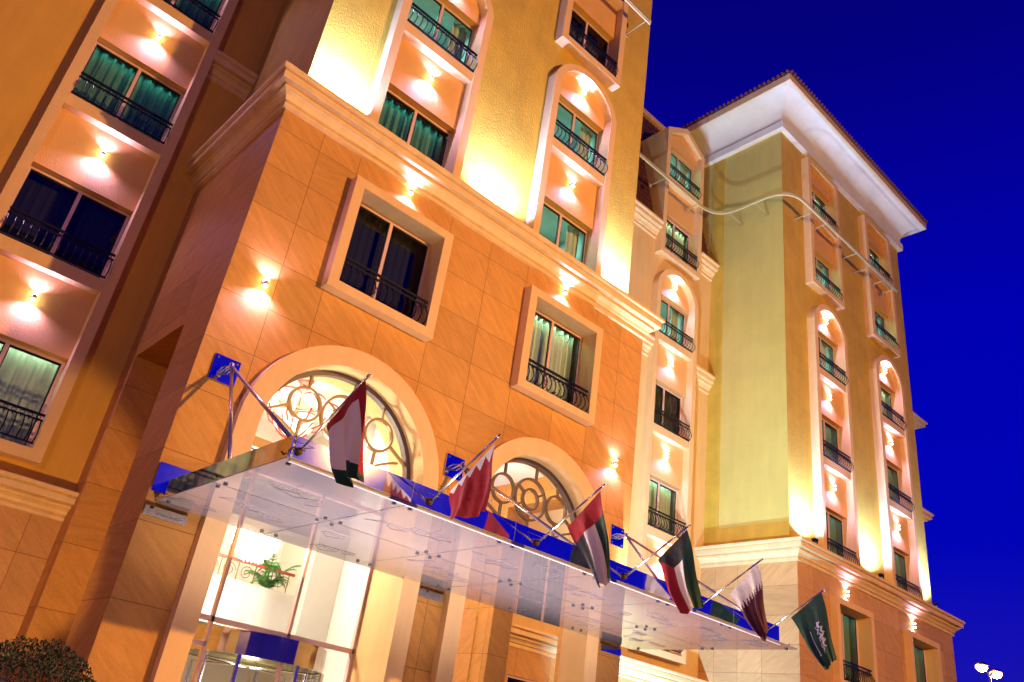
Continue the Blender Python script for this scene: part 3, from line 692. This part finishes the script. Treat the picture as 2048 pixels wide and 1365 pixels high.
# revolving door
t = thing('revolving_door', 'glass revolving door with mirrored drum in the lobby arch', 'door', (7.88, 16.2, .14))
RD = 1.46
b = MB(); b.lathe([(RD,2.84),(RD,3.27),(RD-.06,3.27),(RD-.06,2.84),(RD,2.84)], 7.88, 16.35, 48); obj('drum_fascia', b, mat('dark_mirror', (.42,.36,.30), .10, metal=1., var=.25, scale=2.5, bump=.05, bscale=2), t)
b = MB(); b.lathe([(.01,2.86),(RD-.05,2.86)], 7.88, 16.35, 40); obj('drum_ceiling', b, mat('dark_olive_ceiling', (.10,.09,.03), .25), t)
b = MB()
for k in range(8):
    a = k*math.pi/4+.2; x, y = 7.88+RD*math.cos(a), 16.35+RD*math.sin(a); b.box(x-.03, x+.03, y-.03, y+.03, .14, 2.84)
obj('drum_posts', b, M_steel, t)
b = MB(); b.lathe([(RD-.02,.14),(RD-.02,2.84)], 7.88, 16.35, 40, math.pi*.75, math.pi*1.2); b.lathe([(RD-.02,.14),(RD-.02,2.84)], 7.88, 16.35, 40, math.pi*1.8, math.pi*2.25); obj('curved_glass', b, M_clear, t)
for k in range(4):
    a = k*math.pi/2+.5; b = MB(); c_, s_ = math.cos(a), math.sin(a)
    b.tube([(7.88+c_*.05,16.35+s_*.05,.2),(7.88+c_*1.36,16.35+s_*1.36,.2),(7.88+c_*1.36,16.35+s_*1.36,2.75),(7.88+c_*.05,16.35+s_*.05,2.75)], .03, 6); obj('door_wing', b, M_steel, t)
light('door_light', 'POINT', (7.88, 16.35, 2.5), t, 90, (1., .85, .65), .15)

# chandeliers
def bowl_chandelier(x, y, z):
    t = thing('chandelier', 'ornate brass chandelier with glowing bowl shades seen through the left arch', 'chandelier', (x, y, 9.28))
    b = MB(); b.lathe([(.02,9.28),(.2,9.27),(.22,9.2),(.14,9.12),(.05,9.08)], x, y, 20); b.tube([(x,y,9.1),(x,y,z)], .015, 6); obj('ceiling_rose', b, M_red, t, smooth=True)
    n = 8
    for k in range(n):
        a = 2*math.pi*k/n; px, py = x+.72*math.cos(a), y+.72*math.sin(a)
        b = MB(); b.tube([(x,y,z-.5),(x+.3*math.cos(a),y+.3*math.sin(a),z-.62),(x+.6*math.cos(a),y+.6*math.sin(a),z-.45),(px,py,z-.22)], .022, 6)
        b.tube([(px+.23*math.cos(q),py+.23*math.sin(q),z+.06) for q in [j*math.pi/8 for j in range(17)]], .028, 5)
        arm = obj('arm', b, M_red, t, smooth=True)
        b = MB(); b.lathe([(.02,z-.2),(.12,z-.17),(.2,z-.06),(.235,z+.05)], px, py, 14); obj('shade', b, emis('shade_glow', (1.,.74,.60), .75) if k == 0 else bpy.data.materials['shade_glow'], arm, smooth=True)
    b = MB(); b.lathe([(.02,z-.85),(.2,z-.78),(.42,z-.6),(.5,z-.45)], x, y, 20); obj('centre_bowl', b, bpy.data.materials['shade_glow'], t, smooth=True)
    b = MB()
    for k in range(12):
        a = 2*math.pi*k/12; b.tube([(x+.06*math.cos(a),y+.06*math.sin(a),z-.86),(x+.3*math.cos(a),y+.3*math.sin(a),z-.73),(x+.51*math.cos(a),y+.51*math.sin(a),z-.44)], .022, 5)
    obj('brass_basket', b, M_red, t)
    light('chandelier_light', 'POINT', (x, y, z+.25), t, 45, (1., .80, .60), .3)
bowl_chandelier(7.75, 17.1, 8.55)
t = thing('chandelier', 'crystal tube chandelier blazing white behind the lobby glass', 'chandelier', (7.7, 17.2, 6.2))
gm = emis('crystal_glow', (1., .93, .8), 5.)
b = MB(); b.tube([(7.7,17.2,9.28),(7.7,17.2,5.75)], .02, 6); b.lathe([(.02,5.8),(.5,5.78),(.5,5.72),(.02,5.7)], 7.7, 17.2, 24); obj('frame', b, M_steel, t)
for tier, (rr, zl, n) in enumerate(((.5,5.15,34),(.38,5.0,26),(.25,4.85,18))):
    b = MB()
    for k in range(n):
        a = 2*math.pi*k/n; x, y = 7.7+rr*math.cos(a), 17.2+rr*math.sin(a); b.tube([(x,y,5.72),(x,y,zl+.05*random.random())], .016, 5)
    obj('crystal_tier', b, gm, t)
# palm on the mezzanine
t = thing('palm_plant', 'green feathery palm standing on the lobby mezzanine by the handrail', 'plant', (8.62, 18.12, 4.2))
b = MB(); b.lathe([(.08,4.2),(.11,4.5),(.10,4.51),(.0,4.49)], 8.62, 18.12, 18); obj('pot', b, M_bronze, t)
b = MB()
rs = random.Random(4)
for k in range(26):
    a = rs.random()*6.28; ln = .50+.42*rs.random(); el_ = .45+1.05*rs.random()
    pts = [(8.62+math.cos(a)*ln*s_*.75, 18.06+math.sin(a)*ln*s_*.5, 4.55+ln*math.sin(el_)*s_*1.35-.45*s_*s_) for s_ in [j/9 for j in range(10)]]
    b.tube(pts, .008, 4)
    for j in range(1, 10):
        p = Vector(pts[j]); d = (Vector(pts[j])-Vector(pts[j-1])).normalized(); sd = d.cross(Vector((0,0,1))).normalized()
        for q in (-1, 1):
            for e_ in (0, .5):
                o_ = p-d*e_*.05; tip = o_+sd*q*(.20*(1.15-j/11))+d*.12-Vector((0,0,.05)); b.face([o_, o_+d*.022, tip])
for k in range(16):
    a = rs.random()*6.28; ln = .34+.22*rs.random(); el_ = .5+1.0*rs.random()
    pts = [(8.60+math.cos(a)*ln*s_*.8, 18.06+math.sin(a)*ln*s_*.5, 4.95+ln*math.sin(el_)*s_*1.4-.4*s_*s_) for s_ in [j/7 for j in range(8)]]
    b.tube(pts, .007, 4)
    for j in range(1, 8):
        p = Vector(pts[j]); d = (Vector(pts[j])-Vector(pts[j-1])).normalized(); sd = d.cross(Vector((0,0,1))).normalized()
        for q in (-1, 1):
            for e_ in (0, .5):
                o_ = p-d*e_*.05; tip = o_+sd*q*(.17*(1.15-j/9))+d*.11-Vector((0,0,.05)); b.face([o_, o_+d*.024, tip])
b.tube([(8.62,18.1,4.5),(8.60,18.06,4.97)], .02, 6)
obj('fronds', b, M_palm, t)

# ------------------------------------------------------------------ canopy
C = thing('entrance_canopy', 'glass entrance canopy with polished steel fascia hung on tie rods', 'canopy', (10.4, 11.6, 4.72))
CX0, CX1, CY0, CY1, CZ = 4.3, 16.6, 9.42, 13.9, 4.72
seams = [4.3, 6.28, 8.30, 10.26, 12.25, 14.24, 16.6]; ym = 11.6
for i in range(6):
    for j, (ya, yb) in enumerate(((CY0, ym-.012), (ym+.012, CY1))):
        b = MB(); b.box(seams[i]+.012, seams[i+1]-.012, ya, yb, CZ, CZ+.02); obj('glass_panel', b, M_canopy, C)
# fascia mirror panels
fs = [4.38, 6.3, 8.3, 10.26, 12.25, 14.24, 15.9]
for i in range(6):
    b = MB(); b.box(fs[i]+.006, fs[i+1]-.006, 9.44, 9.47, CZ+.035, CZ+.33); obj('fascia_panel', b, M_chrome, C)
for x in (4.36, 15.92):
    b = MB(); b.box(x-.02, x+.01, 9.475, 13.98, CZ+.035, CZ+.33); obj('fascia_panel', b, M_chrome, C)
b = MB(); b.box(4.36, 15.92, 9.425, 9.47, CZ-.03, CZ+.03); obj('front_gutter', b, mat('grey_paint', (.30,.31,.36), .45), C)
for x in (4.45, 10.26, 15.85):
    b = MB(); b.box(x-.05, x+.05, 9.55, 13.99, CZ+.14, CZ+.26); obj('cantilever_beam', b, M_steel, C)
b = MB(); b.tube([(4.4,ym,CZ+.16),(15.9,ym,CZ+.16)], .045, 8); obj('purlin', b, M_steel, C, smooth=True)
M_olive = mat('olive_channel', (.26, .24, .15), .35, var=.1)
for y, w_ in ((ym, .05), (CY1+.012, .03)):
    b = MB(); b.box(CX0+.02, CX1-.02, y-w_, y+w_, CZ+.021, CZ+.05); obj('seam_channel', b, M_olive, C)
for x in seams[1:-1]:
    b = MB(); b.box(x-.006, x+.006, CY0+.01, CY1-.02, CZ+.004, CZ+.018); obj('seam_channel', b, M_dot, C)
for x in seams:
    for y in (CY0+.2, ym, CY1-.3):
        b = MB()
        xs_ = [x-.14, x+.14] if CX0 < x < CX1 else [x+(.14 if x == CX0 else -.14)]
        for xx in xs_:
            for yy in ((y-.13, y+.13) if y == ym else (y,)):
                b.lathe([(.0,CZ-.028),(.028,CZ-.028),(.034,CZ-.02),(.034,CZ-.002)], xx, yy, 10); b.tube([(xx,yy,CZ+.02),(x,y,CZ+.12)], .012, 5)
        obj('spider_fitting', b, M_dot, C)
for i, (px, hw_) in enumerate(((4.75,.25),(10.26,.25),(15.78,.25))):
    b = MB(); b.box(px-hw_, px+hw_, 13.955, 13.997, 7.1, 7.6); b.box(px-.005, px+.005, 13.945, 13.955, 7.1, 7.6); pl = obj('wall_plate', b, M_chrome, C, (px, 13.97, 7.35))
    for bx in (-.19,.19):
        for bz in (-.19,.19):
            b = MB(); b.tube([(px+bx,13.957,7.35+bz),(px+bx,13.935,7.35+bz)], .02, 6); obj('bolt', b, M_dot, pl, (px+bx, 13.95, 7.35+bz))
    b = MB()
    for dx, dz in ((-.06,.05),(.06,.05),(-.06,-.05),(.06,-.05)): b.tube([(px+dx,13.95,7.35+dz),(px+dx*.7,13.70,7.35)], .016, 6)
    b.lathe([(.02,7.28),(.05,7.30),(.05,7.40),(.02,7.42)], px, 13.68, 10); obj('clevis', b, M_steel, pl, (px, 13.97, 7.35))
    ex = (4.45, 10.26, 15.85)[i]
    for ey in (9.6, ym-.05):
        b = MB(); b.tube([(px,13.68,7.35),(ex,ey,CZ+.28)], .032, 10); b.tube([(ex,ey,CZ+.3),(ex,ey,CZ+.14)], .03, 8); obj('tie_rod', b, M_rod, C, smooth=True)
    x0, x1 = ((4.22,4.95),(9.9,10.6),(15.5,16.24))[i]
    b = MB(); b.box(x0, x1, 13.955, 13.997, 4.9, 5.4); b.box(x0, x1, 13.955, 13.997, 4.50, 4.66); obj('wall_plate', b, M_chrome, C, (px, 13.97, 5))
# sketch lines etched in the glass
rs = random.Random(12)
m_etch = mat('etched_line', (.13,.10,.12), .6)
for i in range(6):
    for j in range(2):
        x0, x1 = seams[i]+.2, seams[i+1]-.2; y0, y1 = ((CY0+.25, ym-.25), (ym+.25, CY1-.35))[j]
        for q in range(3):
            b = MB(); cx, cy = x0+(x1-x0)*(.1+.25*q+.1*rs.random()), y0+(y1-y0)*rs.random()*.85; w_, h_ = .25+.3*rs.random(), .1+.12*rs.random(); z = CZ-.003
            fig = [(cx,cy),(cx+w_,cy),(cx+w_*1.15,cy+h_),(cx+w_*.55,cy+h_*1.9),(cx+.02,cy+h_),(cx,cy)]
            for a, e in zip(fig, fig[1:]): b.tube([(*a,z),(*e,z)], .003, 3)
            for s_ in range(1, 5): b.tube([(cx+w_*s_/5,cy,z),(cx+w_*s_/5+.02,cy+h_,z)], .0025, 3)
            b.tube([(cx,cy,z),(cx-.5*rs.random(),cy+.35*rs.random(),z),(cx-.7*rs.random(),cy-.3*rs.random(),z)], .0025, 3)
            obj('etched_drawing', b, m_etch, C)

for k in range(5):  # unseen fill lamps, added to brighten the underside of the canopy glass
    x = 5.4+2.45*k
    t = thing('canopy_fill_light', 'added round fill light in the pavement below the canopy, number %s from the shrub' % ('one','two','three','four','five')[k], 'fill light', (x, 11.3, .13), 'added fill lights under the canopy')
    b = MB(); b.lathe([(.10,.132),(.14,.14),(.15,.132)], x, 11.3, 20); obj('trim_ring', b, M_steel, t)
    b = MB(); b.lathe([(.0,.134),(.10,.134)], x, 11.3, 20); obj('lens', b, bpy.data.materials['lamp_glow'], t)
    light('canopy_fill_beam', 'SPOT', (x, 11.3, .2), t, 3000, (1., .82, .90), .08, (0, -.06, 1), 92, .9)

# ------------------------------------------------------------------ flags on the canopy
FX = [4.45, 6.6, 8.77, 10.92, 13.1, 15.35]
def colr(n, c): 
    if n in bpy.data.materials: return bpy.data.materials[n]
    m, t_, b_ = new_mat(n); b_.inputs['Base Color'].default_value = (*c, 1); b_.inputs['Roughness'].default_value = .75
    b_.inputs['Sheen Weight'].default_value = .1
    N = t_.nodes.new; g_ = N('ShaderNodeNewGeometry'); nz = N('ShaderNodeTexNoise'); nz.inputs['Scale'].default_value = 9; t_.links.new(g_.outputs['Position'], nz.inputs['Vector'])
    bp = N('ShaderNodeBump'); bp.inputs['Strength'].default_value = .25; bp.inputs['Distance'].default_value = .05; t_.links.new(nz.outputs[0], bp.inputs['Height']); t_.links.new(bp.outputs[0], b_.inputs['Normal'])
    return m
CR, CWh, CG, CB, CMa, CGr = ((.36,.005,.008), (.80,.72,.62), (.0,.045,.016), (.006,.005,.007), (.075,.005,.016), (.0,.040,.022))
K = {'r': colr('red_cloth', CR), 'w': colr('white_cloth', CWh), 'g': colr('green_cloth', CG), 'k': colr('black_cloth', CB), 'm': colr('maroon_cloth', CMa), 's': colr('deep_green_cloth', CGr)}
def saw(u, n, base, dep):      # serrated edge position along the fly for height u
    f_ = (u*n) % 1; return base+dep*(1-abs(2*f_-1))
# u: 0 at the low end of the pole, 1 at the pole tip; v: 0 at the pole, 1 at the free end
pats = [
    lambda u, v: 'r' if v < .12 or (u > .80 and v < .95) else ('g' if v > .80+.1*(u-.5) else 'w'),
    lambda u, v: 'w' if v < saw(u, 5, .05, .17) else 'r',
    lambda u, v: 'r' if v < .27 else ('k' if u < .34 else ('w' if u < .66 else 'g')),
    lambda u, v: 'k' if v < .30-.26*abs(2*max(0, abs(u-.5)-.17)/.66) and (v < .30) else ('r' if u < .34 else ('w' if u < .66 else 'g')),
    lambda u, v: 'w' if v < saw(u, 9, .26, .14) else 'm',
    lambda u, v: 's']
labels = ['red, white and green flag hanging furled at the left corner of the canopy',
          'red flag with white serrated hoist band, second from the left on the canopy',
          'flag with red hoist bar and black, white and green stripes on the canopy front',
          'flag with black hoist trapezoid and red, white and green stripes on the canopy front',
          'maroon flag with white serrated hoist band near the right end of the canopy',
          'plain deep green flag with white emblem at the right corner of the canopy']
FQ = [[(8.872, 5.098), (8.192, 5.588), (7.95, 4.326), (8.311, 4.276)], [(8.975, 4.953), (8.159, 5.506), (8.146, 4.552), (8.974, 4.552)], [(8.771, 5.035), (8.153, 5.532), (7.891, 4.229), (8.131, 4.095)], [(8.73, 5.091), (8.155, 5.546), (7.925, 4.332), (8.278, 4.224)], [(8.777, 5.032), (8.192, 5.568), (8.062, 4.418), (8.096, 4.204)], [(8.855, 5.097), (8.196, 5.562), (7.996, 4.346), (8.195, 4.131)]]
for i, X in enumerate(FX):
    t = thing('flag', labels[i], 'flag', (X, 9.45, 4.84), 'flags on angled poles along the canopy')
    b = MB(); p0 = Vector((X, 9.46, 4.82)); p1 = Vector((X, 8.13, 5.60))
    b.tube([p0, p1], .016, 8); obj('pole', b, M_steel, t, smooth=True)
    b = MB(); dd = (p1-p0).normalized(); b.tube([p1, p1+dd*.03, p1+dd*.06], .022, 8, .008); obj('finial', b, M_steel, t, smooth=True)
    b = MB()
    for s_ in (-1, 1):
        b.tube([(X,9.40,4.86),(X+s_*.07,9.44,4.90),(X+s_*.12,9.47,4.84),(X+s_*.10,9.49,4.76)], .010, 6); b.tube([(X+s_*.02,9.3,4.92),(X+s_*.28,9.5,5.0)], .004, 4)
    b.lathe([(.01,4.80),(.04,4.82),(.045,4.86),(.03,4.90),(.01,4.91)], X, 9.42, 10); obj('pole_bracket', b, M_bronze, t, smooth=True)
    A_, B_, C_, D_ = [Vector((0, q[0], q[1])) for q in FQ[i]]
    nu, nv = 48, 56; b = MB(); rs = random.Random(30+i); ph = rs.random()*6; base = 0
    amp = (.09, .05, .05, .05, .035, .03)[i]; vs = []
    for a in range(nv+1):
        v = a/nv
        for c_ in range(nu+1):
            u = c_/nu
            top = A_.lerp(B_, u); bot = D_.lerp(C_, u); p = top.lerp(bot, v)
            bell = math.sin(v*math.pi)
            p.y += (.10 if i == 0 else .05)*bell*(u-.5)*-1.0 + .02*math.sin(v*7+ph)
            p.z += .02*math.sin(u*9+ph)*v
            off = amp*v**.7*math.sin(u*(9.5 if i != 0 else 12)+ph+v*1.6)+.02*math.sin(u*23+v*4)*v
            vs.append((X+off+(.12*v*(1 if i in (0,2,3) else .4)), p.y, p.z))
    b.v = vs; ks = sorted(set(pats[i](u/40, v/40) for u in range(41) for v in range(41))); 
    for a in range(nv):
        for c_ in range(nu):
            b.f.append([a*(nu+1)+c_, a*(nu+1)+c_+1, (a+1)*(nu+1)+c_+1, (a+1)*(nu+1)+c_]); b.mi.append(ks.index(pats[i]((c_+.5)/nu, (a+.5)/nv)))
    cl = obj('cloth', b, [K[k] for k in ks], t, smooth=True)
    if i == 5:       # flowing script and sword in white thread
        def P(u, v):
            top = A_.lerp(B_, u); bot = D_.lerp(C_, u); q = top.lerp(bot, v); a = int(v*nv); c_ = int(u*nu); w_ = vs[a*(nu+1)+c_]; return (w_[0]-.012, w_[1], w_[2])
        b = MB(); rs = random.Random(3)
        for row in range(4):
            v0 = .38; u0 = .52+row*.0
            pass
        for k in range(26):
            u0, v0 = .52+.26*rs.random(), .34+.42*(k/26); pts = [P(min(.95,u0+.05*math.sin(j*1.1+k)), v0+.018*j+.012*math.sin(j*2.+k)) for j in range(5)]
            b.tube(pts, .0055, 4)
        b.tube([P(.30, .40+.42*j/9) for j in range(10)], .009, 4); b.tube([P(.24+.012*j, .79+.004*j) for j in range(8)], .008, 4)
        obj('emblem', b, colr('emblem_thread', (.55,.52,.75)), t)

# ------------------------------------------------------------------ curved light rail round the upper floors
t = thing('light_rail', 'curved pale metal light rail on brackets winding round the upper facades', 'light rail', (20, 17.9, 25.1))
zt_ = 25.1; off = .95
def fillet(pts, r_, n=10):
    o = [Vector(pts[0])]
    for a, p, c in zip(pts, pts[1:], pts[2:]):
        a, p, c = Vector(a), Vector(p), Vector(c); d0, d1 = (a-p).normalized(), (c-p).normalized(); h = min(r_, (a-p).length*.49, (c-p).length*.49)
        for k in range(n+1): s_ = k/n; o.append((p+d0*h)*(1-s_)**2 + p*2*s_*(1-s_) + (p+d1*h)*s_**2)
    o.append(Vector(pts[-1])); return o
rail_pts = [(17.0,17.88),(25.22,17.88),(25.22,14.2),(35.2,14.2)]
fp = fillet([(x,y,zt_) for x, y in rail_pts], 1.25)
b = MB(); b.sweep([(p.x,p.y) for p in fp], [(-.045,zt_-.045),(.045,zt_-.045),(.045,zt_+.045),(-.045,zt_+.045),(-.045,zt_-.045)]); obj('rail', b, M_rail, t)
b = MB(); b.box(3.4, 14.75, 13.32, 13.44, zt_-.05, zt_+.05); obj('rail', b, M_rail, t); b = MB(); b.tube([(3.4,13.38,zt_-.09),(14.75,13.38,zt_-.09)], .03, 8); obj('tube', b, M_trim, t)
b = MB(); b.tube([p+Vector((0,0,-.09)) for p in fp], .022, 8); obj('tube', b, mat('pale_tube', (.74,.62,.26), .3), t, smooth=True)
def br(x, y, wx, wy):
    b = MB(); b.tube([(x,y,zt_-.02),(wx,wy,zt_-.02)], .025, 6)
    if wx == x: b.box(wx-.09,wx+.09,wy-.03,wy,zt_-.1,zt_+.08)
    else: b.box(wx-.03,wx,wy-.09,wy+.09,zt_-.1,zt_+.08)
    obj('bracket', b, M_rail, t)
for x in (5.6, 9.2, 10.9, 14.6): br(x, 13.38, x, TY)
for x in (19, 21.6, 23.9): br(x, 17.88, x, YB-(.0 if abs(x-mx) > HO else .38))
for y in (17.2, 15.9): br(25.22, y, WX, y)
for x in (27.3, 28.4, 31.2, 32.6, 34.0, 35.0): br(x, 14.2, x, WY if abs(x-c1) > HO and abs(x-c2) > HO else WY-.35)

# ------------------------------------------------------------------ sconces on the stone walls
for x, z, nm in ((4.95, 9.33, 'left of the lobby arch above the steel plate'), (7.56, 13.28, 'above the dark square window'), (12.86, 13.28, 'above the curtained square window'), (15.42, 9.22, 'right of the porch arch')):
    sconce(x, YF, z, 'wall sconce on the stone front '+nm)
for x, nm in ((29.5, 'near'), (35.0, 'far')): sconce(x, SY, 9.12, 'wall sconce on the wing stone above the %s square window' % nm)

# ------------------------------------------------------------------ clipped shrub in the corner
t = thing('clipped_shrub', 'round clipped dark green shrub at the bottom left before the stone wall', 'shrub', (2.02, 8.0, .13))
cx, cy, cz, rr = 2.02, 8.0, 1.42, .62
b = MB(); b.tube([(cx,cy,.35),(cx+.02,cy,.8),(cx,cy,1.2)], .05, 8, .035); obj('stem', b, M_bark, t)
b = MB(); b.lathe([(.0,.13),(.24,.13),(.33,.55),(.35,.57),(.30,.57),(.0,.5)], cx, cy, 24); obj('planter', b, M_bronze, t)
rs = random.Random(9); b = MB()
for k in range(15000):
    while True:
        d = Vector((rs.uniform(-1,1), rs.uniform(-1,1), rs.uniform(-1,1)))
        if .1 < d.length < 1: break
    d.normalize(); q = rr*(1-.30*rs.random()**2.2)*(1+.05*math.sin(d.x*9+1)*math.sin(d.y*8)*math.cos(d.z*10)); p = Vector((cx,cy,cz))+d*q
    a = (d+Vector((rs.uniform(-1,1),rs.uniform(-1,1),rs.uniform(-1,1)))*.9).normalized(); s_ = a.cross(Vector((rs.uniform(-1,1),rs.uniform(-1,1),rs.uniform(-1,1)))).normalized()
    l_ = .016+.022*rs.random(); b.face([p, p+a*l_*.5+s_*l_*.28, p+a*l_, p+a*l_*.5-s_*l_*.28])
obj('foliage', b, M_leaf, t)
